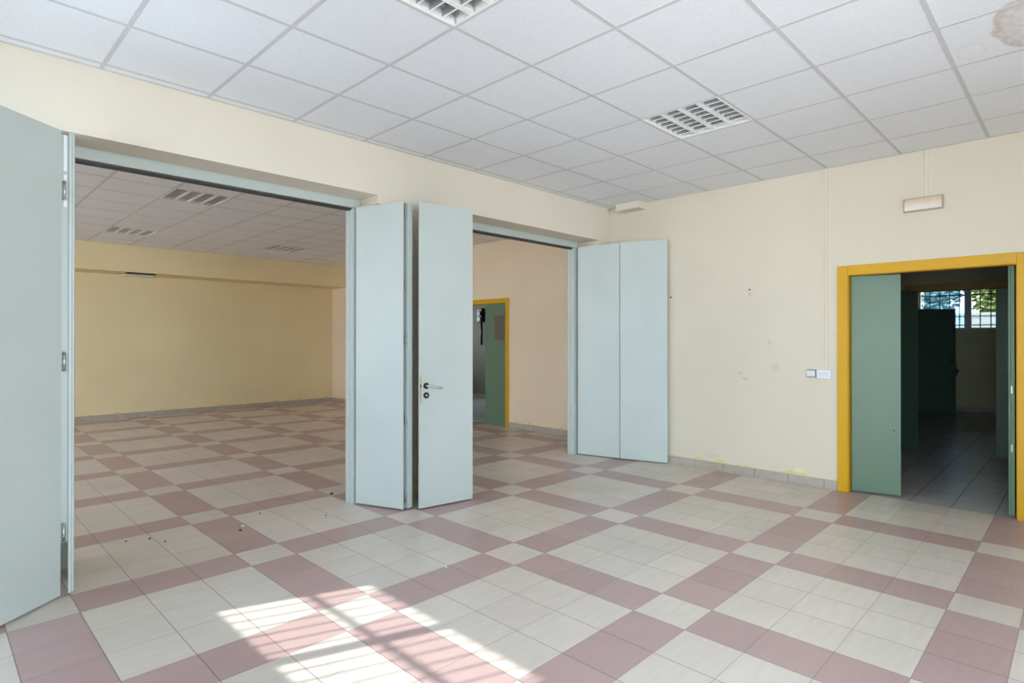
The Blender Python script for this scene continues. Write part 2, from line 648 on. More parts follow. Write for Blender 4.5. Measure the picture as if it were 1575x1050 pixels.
# back room
mb = MB()
wall_x(mb, XBL - WT, XBL, YW, YF + 0.3, 0, H + 0.3, [(5.6, 11.4, 1.15, 2.70)])
mb.box(XBL - WT, YW - 0.3, 0, XL - WT, YW, H + 0.3)
mb.box(XL - WT - 0.2, YPB, 0, XL - WT, YW, H + 0.3)
struct(mb, 'wall_back_left', M_WALLBACK, 'left wall of the back hall', 'wall')
WIN_BL = []
mb = MB()
mb.box(XBL, YF, 0, XBR, YF + 0.3, H + 0.3)
struct(mb, 'wall_far', M_WALLBACK, 'yellowish rough plaster far wall of the back hall', 'wall')
D2 = (6.667, 7.87, 2.105)    # outer edges of the second yellow frame
mb = MB()
wall_x(mb, XBR, XBR + 0.12, YPB, YF + 0.3, 0, H + 0.3, [(D2[0] + 0.02, D2[1] - 0.02, 0, D2[2] - 0.02)])
struct(mb, 'wall_back_right', mat_wall('cream_paint_back', srgb(232, 210, 182), 0.3), 'cream right-hand wall of the back hall', 'wall')
# lowered bulkhead along the far wall, with a hole in its underside
BK = 2.60
hx0, hx1 = 2.53, 3.03
hy0, hy1 = 11.90, 12.20
mb = MB()
mb.box(XBL, 11.80, BK, XBR, 11.86, H + 0.3)
mb.box(XBL, 11.86, BK, hx0, YF, BK + 0.008)
mb.box(hx1, 11.86, BK, XBR, YF, BK + 0.008)
mb.box(hx0, 11.86, BK, hx1, hy0, BK + 0.008)
mb.box(hx0, hy1, BK, hx1, YF, BK + 0.008)
mb.box(XBL, 11.80, H + 0.25, XBR, YF, H + 0.35)
struct(mb, 'ceiling_bulkhead', M_WALLBACK, 'dropped plaster bulkhead along the far wall of the back hall', 'bulkhead')

# corridor and far room
mb = MB()
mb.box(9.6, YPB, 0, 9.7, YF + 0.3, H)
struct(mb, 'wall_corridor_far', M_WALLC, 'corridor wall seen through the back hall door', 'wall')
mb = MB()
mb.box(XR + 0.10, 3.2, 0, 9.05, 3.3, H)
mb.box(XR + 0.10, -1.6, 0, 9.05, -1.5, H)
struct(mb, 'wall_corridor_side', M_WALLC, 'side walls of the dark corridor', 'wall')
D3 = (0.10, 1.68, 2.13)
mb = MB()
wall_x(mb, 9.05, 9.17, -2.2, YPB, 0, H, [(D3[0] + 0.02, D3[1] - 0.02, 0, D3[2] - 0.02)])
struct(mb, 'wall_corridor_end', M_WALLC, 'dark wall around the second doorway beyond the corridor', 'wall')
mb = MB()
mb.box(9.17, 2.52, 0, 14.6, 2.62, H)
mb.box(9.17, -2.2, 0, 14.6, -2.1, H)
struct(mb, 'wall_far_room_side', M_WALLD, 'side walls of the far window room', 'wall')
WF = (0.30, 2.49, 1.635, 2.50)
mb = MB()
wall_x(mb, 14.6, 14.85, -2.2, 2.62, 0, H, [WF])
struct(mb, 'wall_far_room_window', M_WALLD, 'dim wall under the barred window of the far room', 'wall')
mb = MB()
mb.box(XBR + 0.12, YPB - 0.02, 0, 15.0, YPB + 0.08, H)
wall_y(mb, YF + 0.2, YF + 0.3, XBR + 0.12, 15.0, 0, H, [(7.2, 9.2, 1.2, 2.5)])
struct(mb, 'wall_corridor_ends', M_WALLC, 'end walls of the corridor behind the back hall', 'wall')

# ------------------------------------------------------------------ skirting tiles
BH, BT = 0.088, 0.012
mb = MB()
mb.box(XR - BT, DY1 + 0.002, 0, XR, YP, BH)
mb.box(XR - BT, YB, 0, XR, DY0 - 0.002, BH)
struct(mb, 'baseboard_right', M_SKY, 'grey lilac skirting tiles along the right-hand wall', 'skirting', 0.002)
mb = MB()
mb.box(XBL, YF - BT, 0, XBR, YF, BH)
struct(mb, 'baseboard_far', M_SKX, 'grey skirting tiles along the far wall of the back hall', 'skirting', 0.002)
mb = MB()
mb.box(XBR - BT, YPB, 0, XBR, D2[0] - 0.002, BH)
mb.box(XBR - BT, D2[1] + 0.002, 0, XBR, YF - BT, BH)
struct(mb, 'baseboard_back_right', M_SKY, 'grey skirting tiles along the right wall of the back hall', 'skirting', 0.002)
mb = MB()
mb.box(14.6 - BT, -2.1, 0, 14.6, 2.52, 0.10)
struct(mb, 'baseboard_far_room', M_SKY, 'skirting under the window of the far room', 'skirting')
mb = MB()
mb.box(9.6 - BT, YPB + 0.1, 0, 9.6, YF + 0.2, 0.10)
struct(mb, 'baseboard_corridor', M_SKY, 'dark skirting in the corridor behind the back hall', 'skirting')

# ------------------------------------------------------------------ windows


def window(name, axis, plane, a0, a1, z0, z1, out, panes, transom, label, bars=None, barz=(), fr=0.05, mul=0.09, bar_r=0.006, start=None, glass=None, frt=None):
    """plane: coordinate of the sash; out: +1/-1 which way outside is along the axis"""
    root = empty(name, (plane, (a0 + a1) / 2, z0) if axis == 'x' else ((a0 + a1) / 2, plane, z0))
    tag(root, label, 'window', None, 'structure')
    inv = Matrix.Translation(-root.location)

    def bx(mb, p0, q0, zz0, p1, q1, zz1):
        if axis == 'x':
            mb.box(p0, q0, zz0, p1, q1, zz1, None, inv)
        else:
            mb.box(q0, p0, zz0, q1, p1, zz1, None, inv)
    d = 0.014 if frt else 0.025
    ft = frt or fr
    mb = MB()
    bx(mb, plane - d, a0, z0, plane + d, a1, z0 + fr)
    bx(mb, plane - d, a0, z1 - ft, plane + d, a1, z1)
    bx(mb, plane - d, a0, z0 + fr, plane + d, a0 + fr, z1 - ft)
    bx(mb, plane - d, a1 - fr, z0 + fr, plane + d, a1, z1 - ft)
    for (c0, c1) in panes[:-1]:
        pass
    edges = [(p[1], q[0]) for p, q in zip(panes[:-1], panes[1:])]
    for (c0, c1) in edges:
        bx(mb, plane - d, c0, z0 + fr, plane + d, c1, z1 - ft)
    if transom:
        bx(mb, plane - d * 0.7, a0 + fr, transom - 0.011, plane + d * 0.7, a1 - fr, transom + 0.011)
    mb.build('window_frame', M_ALUW, root)
    for k, (c0, c1) in enumerate(panes):
        mb = MB()
        bx(mb, plane - 0.002, c0 - 0.004, z0 + fr - 0.004, plane + 0.002, c1 + 0.004, z1 - ft + 0.004)
        mb.build('window_pane', glass[k] if glass else M_GLASS, root)
    if bars:
        mb = MB()
        bp = plane + out * 0.085
        y = start if start is not None else a1 - 0.05
        while y > a0:
            p = Vector((bp, y, z0)) if axis == 'x' else Vector((y, bp, z0))
            mb.tube(inv @ p, inv @ (p + Vector((0, 0, z1 - z0))), bar_r, None, 8)
            y -= bars
        for z in barz:
            if axis == 'x':
                mb.box(bp - 0.004, a0, z - 0.010, bp + 0.004, a1, z + 0.010, None, inv)
            else:
                mb.box(a0, bp - 0.004, z - 0.010, a1, bp + 0.004, z + 0.010, None, inv)
        mb.build('window_grille', M_BAR, root)
    return root


# sash in the left wall: sun through it draws the barred patches on the floor
XS = -1.10
window('window_1', 'x', XS, 1.93, 4.10, 1.605, 2.315, -1, [(1.98, 2.64), (2.70, 3.325), (3.395, 4.05)], 1.995,
       'barred high window in the left wall nearest the partition', bars=0.103, start=4.0, frt=0.08, bar_r=0.007)
window('added_fill_panes', 'x', XS, 1.93, 4.10, 0.405, 1.515, -1, [(1.98, 2.64), (2.70, 3.325), (3.395, 4.05)], None,  # panes added to spread light over the dim left floor
       'frosted lower window panes under the barred high window', None, glass=[M_FILLPANE] * 3, frt=0.05)
window('added_window_2', 'x', XS, -1.45, 0.45, 0.125, 2.595, -1, [(-1.40, -0.55), (-0.45, 0.40)], 2.05,  # unseen glazing put in to brighten the front hall
       'unseen tall glazed doors added in the left wall for daylight')
window('added_window_3', 'y', YB - 0.15, -0.95, 2.45, 0.305, 2.795, -1, [(-0.90, 0.15), (0.23, 1.27), (1.35, 2.40)], None,  # unseen glazing put in as daylight from behind
       'unseen long glazed front added behind the camera for daylight', None)
window('added_window_4', 'x', XBL - 0.15, 5.6, 11.4, 1.155, 2.695, -1, [(5.65, 7.0), (7.1, 8.45), (8.55, 9.9), (10.0, 11.35)], None,  # unseen window put in to lift the dim back hall
       'unseen long window added in the far left wall to brighten the back hall')
window('window_5', 'x', 14.70, WF[0], WF[1], WF[2], WF[3], 1, [(0.35, 0.86), (0.93, 1.625), (1.735, 2.40)], None,
       'barred high window over the dark far room', bars=0.165, barz=(1.72, 2.33), fr=0.03, bar_r=0.009, start=2.32, glass=[M_TINT2, M_TINT2, M_TINT])
portal((XL - 0.16, 3.015, 1.36), (1, 0, 0), 2.17, 1.92)
portal((XL - 0.16, -0.5, 1.36), (1, 0, 0), 1.9, 2.47)
portal((0.75, YB - 0.28, 1.55), (0, 1, 0), 3.4, 2.5)
portal((XBL - 0.28, 8.5, 1.925), (1, 0, 0), 5.8, 1.55)
window('added_window_6', 'y', YF + 0.25, 7.2, 9.2, 1.205, 2.495, 1, [(7.25, 8.15), (8.25, 9.15)], None,  # unseen window put in because the corridor was black
       'unseen window added to light the corridor behind the back hall', None)
portal((14.84, 1.4, 2.07), (-1, 0, 0), 2.19, 0.87)
portal((8.2, YF + 0.32, 1.85), (0, -1, 0), 2.0, 1.3)

# ------------------------------------------------------------------ frames of the partition openings
FZ = 2.566


def opening_frame(name, x0, x1, label):
    root = tag(empty(name, ((x0 + x1) / 2, 4.56, 0)), label, 'door frame', None, 'structure')
    ox = (x0 + x1) / 2
    mb = MB()
    mb.box(x0 - 0.07 - ox, -0.04, FZ, x1 + 0.07 - ox, 0.06, HD)
    mb.box(x0 - 0.07 - ox, -0.045, HD - 0.012, x1 + 0.07 - ox, -0.04, HD - 0.006)
    mb.build('head_rail', M_PALE, root, 0.002)
    mb = MB()
    mb.box(x0 - ox, -0.012, FZ - 0.016, x1 - ox, 0.045, FZ)
    mb.build('door_track', M_DARK, root)
    for a, b in ((x0 - 0.07, x0), (x1, x1 + 0.07)):
        mb = MB()
        mb.box(a - ox, -0.03, 0.0, b - ox, 0.06, FZ)
        s = 1 if a < ox else -1
        e = (b if s == 1 else a) - ox
        mb.box(min(e, e + s * 0.012), 0.012, 0.0, max(e, e + s * 0.012), 0.06, FZ - 0.02)
        mb.build('jamb', M_PALE, root, 0.002)
    return root


opening_frame('trim_1', 0.655, 2.625, 'pale aqua frame lining the left folding-door opening')
opening_frame('trim_2', 3.46, 5.69, 'pale aqua frame lining the right folding-door opening')

# ------------------------------------------------------------------ folding door leaves
LZ0, LZ1 = 0.012, 2.578


def leaf(parent, a, b, side, name='door_leaf', edge=True, mat=None, z0=LZ0, z1=LZ1, th=0.036, o=(0, 0, 0), reb=0.0096):
    """a leaf from floor point a to b; side=+1 puts its thickness to the left of a->b, the visible face stays on the line"""
    a = Vector((a[0] - o[0], a[1] - o[1], 0))
    b = Vector((b[0] - o[0], b[1] - o[1], 0))
    L = (b - a).length
    ang = math.atan2(b.y - a.y, b.x - a.x)
    mat = mat or M_PALE
    # rebated profile: a thin lip on the face and a narrower core behind it
    prof = [(0, 0), (L, 0), (L, th * 0.55), (L - 0.0096, th * 0.6), (L - 0.0096, th), (reb, th), (reb, th * 0.6), (0, th * 0.55)]
    if side < 0:
        prof = [(x, -y) for x, y in prof]
    mb = MB()
    mb.prism(prof, z0, z1)
    ob = mb.build(name, mat, parent, 0.0025)
    ob.location = (a.x, a.y, 0)
    ob.rotation_euler = (0, 0, ang)
    return ob


def hinge(parent, p, o, zs, r=0.007, h=0.085, mat=None):
    for z in zs:
        mb = MB()
        x, y = p[0] - o[0], p[1] - o[1]
        mb.tube((x, y, z - h / 2), (x, y, z + h / 2), r, None, 10)
        for k in (-0.5, -0.17, 0.17, 0.5):
            mb.tube((x, y, z + k * h - 0.002), (x, y, z + k * h + 0.002), r * 1.25, None, 10)
        mb.tube((x, y, z + h / 2), (x, y, z + h / 2 + 0.008), r * 0.7, None, 10, True, r * 0.3)
        mb.build('hinge', mat or M_STEEL, parent)


# 1: pair folded back at the left of the left opening
o = (0.60, 4.45, 0)
fd = tag(empty('folding_door', o), 'pale aqua folding door swung out wide at the left edge of the left opening', 'folding door', 'pale aqua folding doors of the partition')
leaf(fd, (0.578, 4.035), (0.648, 4.49), -1, o=o, th=0.026)
l2 = leaf(fd, (0.130, 3.690), (0.545, 4.027), 1, o=o)
hinge(fd, (0.560, 4.043), o, (0.35, 1.30, 2.25), 0.008, 0.10)
mb = MB()
mb.box(0.556 - o[0], 4.046 - o[1], 2.36, 0.572 - o[0], 4.052 - o[1], 2.56)
mb.box(0.556 - o[0], 4.046 - o[1], 2.16, 0.572 - o[0], 4.052 - o[1], 2.34)
mb.build('flush_bolt', M_WHITEPL, fd)
mb = MB()
mb.box(0.546 - o[0], 4.052 - o[1], 0.30, 0.586 - o[0], 4.058 - o[1], 2.56)
mb.build('cover_strip', M_PALE, fd)
# 2: pair folded at the right of the left opening
o = (2.70, 4.45, 0)
fd = tag(empty('folding_door', o), 'pale aqua folding door folded double beside the pier, right of the left opening', 'folding door', 'pale aqua folding doors of the partition')
leaf(fd, (2.642, 4.500), (2.812, 4.040), 1, o=o, z1=2.571, th=0.022)
leaf(fd, (2.861, 4.036), (2.758, 4.50), -1, o=o, th=0.085, z1=2.571, reb=0.028)
hinge(fd, (2.846, 4.052), o, (0.10, 0.75, 1.42, 1.88, 2.50), 0.0065, 0.07)
# 3: pair at the left of the right opening, with the handle
o = (3.46, 4.45, 0)
fd = tag(empty('folding_door', o), 'pale aqua folding door with black lever handle roses, left of the right opening', 'folding door', 'pale aqua folding doors of the partition')
leaf(fd, (3.465, 3.940), (3.510, 4.495), -1, o=o, th=0.03)
a3, b3 = (2.922, 3.962), (3.446, 3.884)
l3 = leaf(fd, a3, b3, 1, o=o)
hinge(fd, (3.457, 3.918), o, (0.35, 1.30, 2.25))
# handle on leaf 3: local x along the leaf from its free edge, visible face at y=0 facing -y
hd = MB()
hd.tube((0.062, 0.0, 1.035), (0.062, -0.008, 1.035), 0.026, M_BLACK, 28)
hd.tube((0.062, -0.008, 1.035), (0.062, -0.048, 1.035), 0.010, M_LEVER, 16)
hd.tube((0.062, -0.045, 1.035), (0.19, -0.045, 1.013), 0.0095, M_LEVER, 16)
hd.build('handle', None, l3)
hd = MB()
hd.tube((0.062, 0.0, 0.955), (0.062, -0.008, 0.955), 0.026, M_BLACK, 28)
hd.tube((0.062, -0.008, 0.955), (0.062, -0.011, 0.955), 0.009, M_STEEL, 16)
hd.build('keyhole_rose', None, l3)
hd = MB()
hd.box(0.004, -0.002, 0.895, 0.018, 0.0, 1.115, M_BRASS)
hd.box(0.007, -0.004, 1.02, 0.015, -0.002, 1.05, M_DARK)
hd.build('lock_plate', None, l3)
# 4: pair opened flat beside the right wall
o = (5.75, 4.45, 0)
fd = tag(empty('folding_door', o), 'pale aqua folding door opened flat along the cream right-hand wall', 'folding door', 'pale aqua folding doors of the partition')
leaf(fd, (5.727, 4.496), (5.838, 3.957), 1, o=o, th=0.03)
leaf(fd, (5.840, 3.950), (6.008, 3.418), 1, o=o, th=0.03)
hinge(fd, (5.866, 3.962), o, (0.35, 1.30, 2.25))

# ------------------------------------------------------------------ yellow framed doors


def yellow_frame(root, x, y0, y1, z, depth, o, w=0.088, lip=0.014, mat=None):
    """frame on the plane x (room face), running through a wall of the given depth"""
    def r(mb, a0, b0, c0, a1, b1, c1):
        mb.box(a0 - o[0], b0 - o[1], c0, a1 - o[0], b1 - o[1], c1)
    mb = MB()
    for s in (0, 1):
        xa, xb = (x - lip, x + 0.0) if s == 0 else (x + depth, x + depth + lip)
        r(mb, xa, y0, 0, xb, y0 + w, z)
        r(mb, xa, y1 - w, 0, xb, y1, z)
        r(mb, xa, y0 + w, z - w, xb, y1 - w, z)
    # lining through the wall
    li = 0.018
    r(mb, x, y0 + w - 0.02, 0, x + depth, y0 + w + li * 0.3, z - w + 0.02)
    r(mb, x, y1 - w - li * 0.3, 0, x + depth, y1 - w + 0.02, z - w + 0.02)
    r(mb, x, y0 + w - 0.02, z - w - li * 0.3, x + depth, y1 - w + 0.02, z - w + 0.02)
    return mb.build('door_frame', mat or M_YELLOW, root, 0.003)


o = (XR, 0.98, 0)
d1 = tag(empty('door_1', o), 'yellow framed doorway with green leaves in the cream right-hand wall', 'door', None, 'structure')
yellow_frame(d1, XR, DY0, DY1, DZ, 0.10, o)
# left leaf ajar, swinging into the corridor
l = leaf(d1, (6.135, 1.570), (6.218, 1.192), 1, o=o, mat=M_GREEN, z0=0.01, z1=2.018, th=0.038)
mb = MB()
mb.tube((0.335, 0.001, 0.60), (0.335, -0.003, 0.60), 0.008, None, 12)
mb.build('keyhole', M_DARK, l)
# right leaf fully open, seen on edge
l = leaf(d1, (6.158, 0.408), (6.80, 0.32), 1, o=o, mat=M_GREEN, z0=0.01, z1=2.018, th=0.042)
mb = MB()
for z in (0.55, 1.02):
    mb.box(-0.002, 0.012, z - 0.03, 0.0, 0.024, z + 0.03)
mb.build('latch_plate', M_STEEL, l)

o = (XBR, 7.27, 0)
d2 = tag(empty('door_2', o), 'yellow framed double door in the right wall of the back hall, one leaf open', 'door', None, 'structure')
yellow_frame(d2, XBR, D2[0], D2[1], D2[2], 0.12, o, w=0.075)
l = leaf(d2, (6.735, 7.270), (6.735, 6.742), 1, o=o, mat=M_GREEN, z0=0.01, z1=2.025, th=0.04)
mb = MB()
u0, u1 = 0.215, 0.455
mb.box(u0, -0.006, 1.40, u1, 0.0, 1.425, M_GREEN)
mb.box(u0, -0.006, 1.825, u1, 0.0, 1.85, M_GREEN)
mb.box(u0 - 0.004, -0.006, 1.40, u0 + 0.014, 0.0, 1.85, M_GREEN)
mb.box(u1 - 0.014, -0.006, 1.40, u1 + 0.004, 0.0, 1.85, M_GREEN)
mb.box(u0, -0.002, 1.40, u1, 0.0, 1.85, simple('brown_tinted_pane', srgb(98, 88, 84), 0.15, 0.5))
mb.build('vision_panel', None, l)
l = leaf(d2, (6.86, 7.81), (6.92, 8.36), -1, o=o, mat=M_GREEN, z0=0.01, z1=2.025, th=0.04)

o = (9.05, 0.86, 0)
d3 = tag(empty('door_3', o), 'second double doorway beyond the corridor with dark green leaves', 'door', None, 'structure')
yellow_frame(d3, 9.05, D3[0], D3[1], D3[2], 0.12, o, w=0.085, mat=mat_leafwood('yellow_paint_shade_dark', srgb(112, 84, 14), 0.5))  # the yellow paint darkened, weak corridor light put into its colour
leaf(d3, (8.50, 1.790), (9.045, 1.545), 1, o=o, mat=M_DGREEN, z0=0.01, z1=2.04, th=0.04)
leaf(d3, (9.10, 0.775), (9.07, 0.190), 1, o=o, mat=M_GREEN, z0=0.01, z1=2.04, th=0.035)

o = (13.42, 2.45, 0)
d4 = tag(empty('door_4', o), 'dark green door leaf standing open in the far window room', 'door', None, 'structure')
l = leaf(d4, (13.42, 2.45), (13.936, 1.792), -1, name='door_leaf', o=o, mat=M_DGREEN, z0=0.01, z1=2.014, th=0.04)
mb = MB()
mb.tube((0.78, 0.0, 1.04), (0.78, 0.010, 1.04), 0.026, M_BLACK, 18)
mb.tube((0.78, 0.010, 1.04), (0.78, 0.05, 1.04), 0.010, M_BLACK, 12)
mb.tube((0.78, 0.047, 1.04), (0.66, 0.047, 1.03), 0.010, M_BLACK, 12)
mb.tube((0.78, 0.0, 0.96), (0.78, 0.010, 0.96), 0.026, M_BLACK, 18)
mb.tube((0.78, -0.04, 1.04), (0.78, -0.09, 1.04), 0.010, M_BLACK, 12)
mb.tube((0.78, -0.087, 1.04), (0.66, -0.087, 1.03), 0.010, M_BLACK, 12)
mb.build('handle', None, l)

# ------------------------------------------------------------------ recessed louvre lights


def make_light():
    root = empty('ceiling_light', (0, 0, H))
    w = 0.295
    # housing (open tray above the ceiling)
    mb = MB()
    t = 0.004
    for q in ((-w, -w, -w + t, w), (w - t, -w, w, w), (-w + t, -w, w - t, -w + t), (-w + t, w - t, w - t, w)):
        mb.box(q[0], q[1], 0.0, q[2], q[3], 0.085, M_LOUVRE)
    mb.box(-w, -w, 0.085, w, w, 0.090, M_GREYPL)
    mb.build('housing', None, root)
    mb = MB()
    f = 0.012
    for q in ((-w, -w, -w + f, w), (w - f, -w, w, w), (-w + f, -w, w - f, -w + f), (-w + f, w - f, w - f, w)):
        mb.box(q[0], q[1], -0.002, q[2], q[3], 0.001)
    mb.build('rim', M_LOUVRE, root)
    # four tubes along x
    n = 4
    cell = (2 * w - 2 * f) / n
    for k in range(n):
        y = -w + f + (k + 0.5) * cell
        mb = MB()
        mb.tube((-w + 0.03, y, 0.060), (w - 0.03, y, 0.060), 0.008, M_TUBE, 12)
        for s in (-1, 1):
            mb.tube((s * (w - 0.03), y, 0.060), (s * (w - 0.006), y, 0.060), 0.011, M_WHITEPL, 12)
        mb.build('lamp_tube', None, root)
    # long V blades along x and cross blades along y
    mb = MB()
    for k in range(n + 1):
        y = -w + f + k * cell
        b0, b1 = 0.016, 0.003
        if k in (0, n):
            b0 = 0.007
        prof = [(-b0, 0.000), (b0, 0.000), (b1, 0.046), (-b1, 0.046)]
        A = [mb.bm.verts.new((-w + f, y + p[0], p[1])) for p in prof]
        B = [mb.bm.verts.new((w - f, y + p[0], p[1])) for p in prof]
        for i in range(4):
            mb.bm.faces.new((A[i], A[(i + 1) % 4], B[(i + 1) % 4], B[i]))
        mb.bm.faces.new(A)
        mb.bm.faces.new(B)
    mb.mi(M_LOUVRE)
    m_ = 7
    k2 = mb.mi(M_MIRROR)
    for j in range(1, m_):
        x = -w + f + j * (2 * w - 2 * f) / m_
        for k in range(n):
            y0 = -w + f + k * cell + 0.006
            y1 = y0 + cell - 0.012
            mb.box(x - 0.0015, y0, 0.004, x + 0.0015, y1, 0.046, M_MIRROR)
            mb.box(x - 0.004, y0, 0.001, x + 0.004, y1, 0.004, M_LOUVRE)
    mb.build('louvre', None, root)
    return root


cl = make_light()
specs = [
    (LIGHTS_FRONT[1], 0, 'square louvred ceiling light above the right-hand wall side, whole in view', 'recessed louvre lights of the front hall'),
    (LIGHTS_FRONT[0], 0, 'square louvred ceiling light cut off by the top of the picture', 'recessed louvre lights of the front hall'),
    (LIGHTS_BACK[0], 1, 'unlit louvre ceiling light of the back hall nearest the opening', 'recessed louvre lights of the back hall'),
    (LIGHTS_BACK[1], 1, 'unlit louvre ceiling light of the back hall above the open hatch', 'recessed louvre lights of the back hall'),
    (LIGHTS_BACK[2], 1, 'unlit louvre ceiling light of the back hall seen close to the double-folded door', 'recessed louvre lights of the back hall'),
]
for i, ((x, y), r, lab, grp) in enumerate(specs):
    c = cl if i == 0 else copy_tree(cl)
    c.location = (x + 0.3, y + 0.3, H + 0.0015)
    c.rotation_euler = (0, 0, math.pi / 2 * r)
    tag(c, lab, 'ceiling light', grp)

# ------------------------------------------------------------------ fittings on the right wall
# emergency light
t = NT('yellowed_diffuser', 0.35, 0.5)
x_, y_, z_, p_ = t.pos()
nz = t.noise(9.0, 4)
g = t.rng(t.m_('ADD', z_, t.m_('MULTIPLY', t.m_('SUBTRACT', nz, 0.5), 0.06)), 2.575, 2.625)
c_ = t.mix(t.m_('MULTIPLY', g, 0.75), srgb(226, 214, 202), srgb(200, 172, 120))
t.color(c_)
bwv = t.n.new('ShaderNodeTexWave')
bwv.inputs['Scale'].default_value = 28
bwv.bands_direction = 'DIAGONAL'
t.l.new(p_, bwv.inputs['Vector'])
t.bump(bwv.outputs['Fac'], 0.5, 0.004)
el = tag(empty('emergency_light', (XR, 0.998, 2.593)), 'yellowed rectangular emergency light on the wall above the yellow doorway', 'emergency light')
mb = MB()
mb.box(-0.03, -0.142, -0.057, 0.0, 0.142, 0.057)
mb.build('body', simple('grey_beige_plastic', srgb(172, 160, 138), 0.5, 0.4), el, 0.005)
mb = MB()
mb.box(-0.042, -0.134, -0.049, -0.030, 0.134, 0.049)
mb.build('diffuser', t.m, el, 0.006)

# cable conduits


def conduit(y, z0, z1, w, label):
    mb = MB()
    mb.box(XR - 0.010, y - w / 2, z0, XR, y + w / 2, z1)
    mb.box(XR - 0.012, y - w / 2 - 0.001, z0 + 0.005, XR - 0.008, y - w / 2 + 0.003, z1)
    ob = mb.build('cable_conduit', simple('cream_painted_conduit', srgb(218, 209, 190), 0.6, 0.2), None, 0.002)
    return tag(ob, label, 'cable conduit', 'thin cream conduits on the right wall')


conduit(1.765, 1.140, H, 0.022, 'thin cream conduit running from ceiling down to the white wall socket')
conduit(0.975, 2.650, H, 0.022, 'short cream conduit from ceiling down to the emergency light')

# switch and socket
sw = tag(empty('light_switch', (XR, 1.899, 1.096)), 'small square grey-white light switch with three rockers, left of the wall socket', 'light switch')
mb = MB()
mb.box(-0.020, -0.041, -0.040, 0.0, 0.041, 0.040)
mb.build('switch_box', M_GREYPL, sw, 0.003)
for k in (-1, 0, 1):
    mb = MB()
    mb.box(-0.026, k * 0.024 - 0.0105, -0.026, -0.020, k * 0.024 + 0.0105, 0.028)
    mb.build('rocker', M_WHITEPL, sw, 0.002)
so = tag(empty('wall_socket', (XR, 1.783, 1.093)), 'wide white plastic wall socket box beside the yellow door frame', 'wall socket')
mb = MB()
mb.box(-0.034, -0.064, -0.042, 0.0, 0.064, 0.042)
mb.build('socket_box', M_WHITEPL, so, 0.004)
mb = MB()
mb.box(-0.037, -0.046, -0.020, -0.034, 0.046, 0.022)
mb.build('socket_cover', simple('pale_grey_plastic', srgb(212, 212, 220), 0.4, 0.5), so, 0.002)

# boxed-in duct in the corner under the ceiling
mb = MB()
mb.box(5.914, 3.741, 2.978, XR, 4.060, H)
ob = mb.build('duct_box', M_WALL, None, 0.003)
tag(ob, 'small cream box casing under the ceiling in the corner of the right wall', 'duct box')

# wall plugs
for (y, z, lab) in ((3.411, 1.913, 'dark wall plug just right of the flat open folding door'), (2.502, 1.945, 'dark screw alone in the middle of the right wall')):
    mb = MB()
    mb.tube((0, 0, 0), (-0.005, 0, 0), 0.009, M_DARK, 12)
    mb.tube((-0.004, 0, 0), (-0.014, 0.0, 0.002), 0.0035, M_DARK, 8)
    ob = mb.build('wall_screw', None, None, loc=(XR, y, z))
    tag(ob, lab, 'screw')

# hatch hanging in the bulkhead
mb = MB()
mb.box(0, 0, -0.030, hx1 - hx0 - 0.05, 0.22, -0.010)
mb.box(0.02, 0.01, -0.034, hx1 - hx0 - 0.07, 0.21, -0.030)
ob = mb.build('hatch_panel', simple('white_hatch_panel', srgb(225, 225, 215), 0.5, 0.4), None, 0.002, loc=(hx0 + 0.02, hy1 + 0.005, BK))
tag(ob, 'white hatch panel hanging loose under the hole in the far bulkhead', 'hatch panel')
mb = MB()
mb.box(hx0 - 0.02, 11.87, H - 0.1, hx1 + 0.02, 12.27, H - 0.08)  # dark sheets above and behind the hole, shade put in as colour
mb.box(hx0 - 0.02, 12.25, BK + 0.008, hx1 + 0.02, 12.27, H - 0.1)
struct(mb, 'hole_shade', M_HOLE, 'near-black sheets standing in for the shade inside the bulkhead hole', 'shade sheet')

# dark fixture in the corridor seen through door_2
fx = tag(empty('hanging_fixture', (9.588, 10.40, 1.3)), 'dark fixture with a long hanging strip on the corridor wall behind the back hall', 'wall fixture')
mb = MB()
mb.box(-0.10, -0.02, 0.55, 0.0, 0.14, 0.88)
mb.build('bracket', M_BLACK, fx, 0.01)
mb = MB()
for z in (0.76, 0.62):
    mb.tube((-0.10, 0.06, z), (-0.13, 0.06, z), 0.06, None, 20)
mb.build('disc', M_GREYPL, fx, 0.004)
mb = MB()
mb.tube((-0.05, 0.03, 0.0), (-0.05, 0.03, 0.56), 0.028, None, 12)
mb.build('hanging_strip', M_BLACK, fx)

# grey fixture on the far room wall beside the open leaf
fx = tag(empty('wall_valve', (14.6, 1.84, 0.80)), 'small grey pipe valve on the far room wall just beside the open door leaf', 'valve')
mb = MB()
mb.tube((0, 0.0, 0), (-0.06, 0, 0), 0.02, None, 12)
mb.tube((-0.06, 0, -0.10), (-0.06, 0, 0.12), 0.016, None, 12)
mb.build('pipe', M_GREYPL, fx)
mb = MB()
mb.tube((-0.06, 0, 0), (-0.11, 0, 0), 0.04, None, 16)
mb.build('valve_knob', M_BLACK, fx)

# ------------------------------------------------------------------ crumbs on the floor
crumbs = [((2.12, 2.70), 0.012, M_CHIP, 'pale plaster crumb lying on the pink tile in front of the handle door'),
          ((1.60, 6.07), 0.012, M_CHIP, 'pale crumb on a pink tile just inside the left opening')]
spots_px = []


def floor_point(px, py):
    d = fw * F + rt * (px - 787.5) + up * (519.848 - py)
    k = -EYE / d.z
    return d.x * k, d.y * k


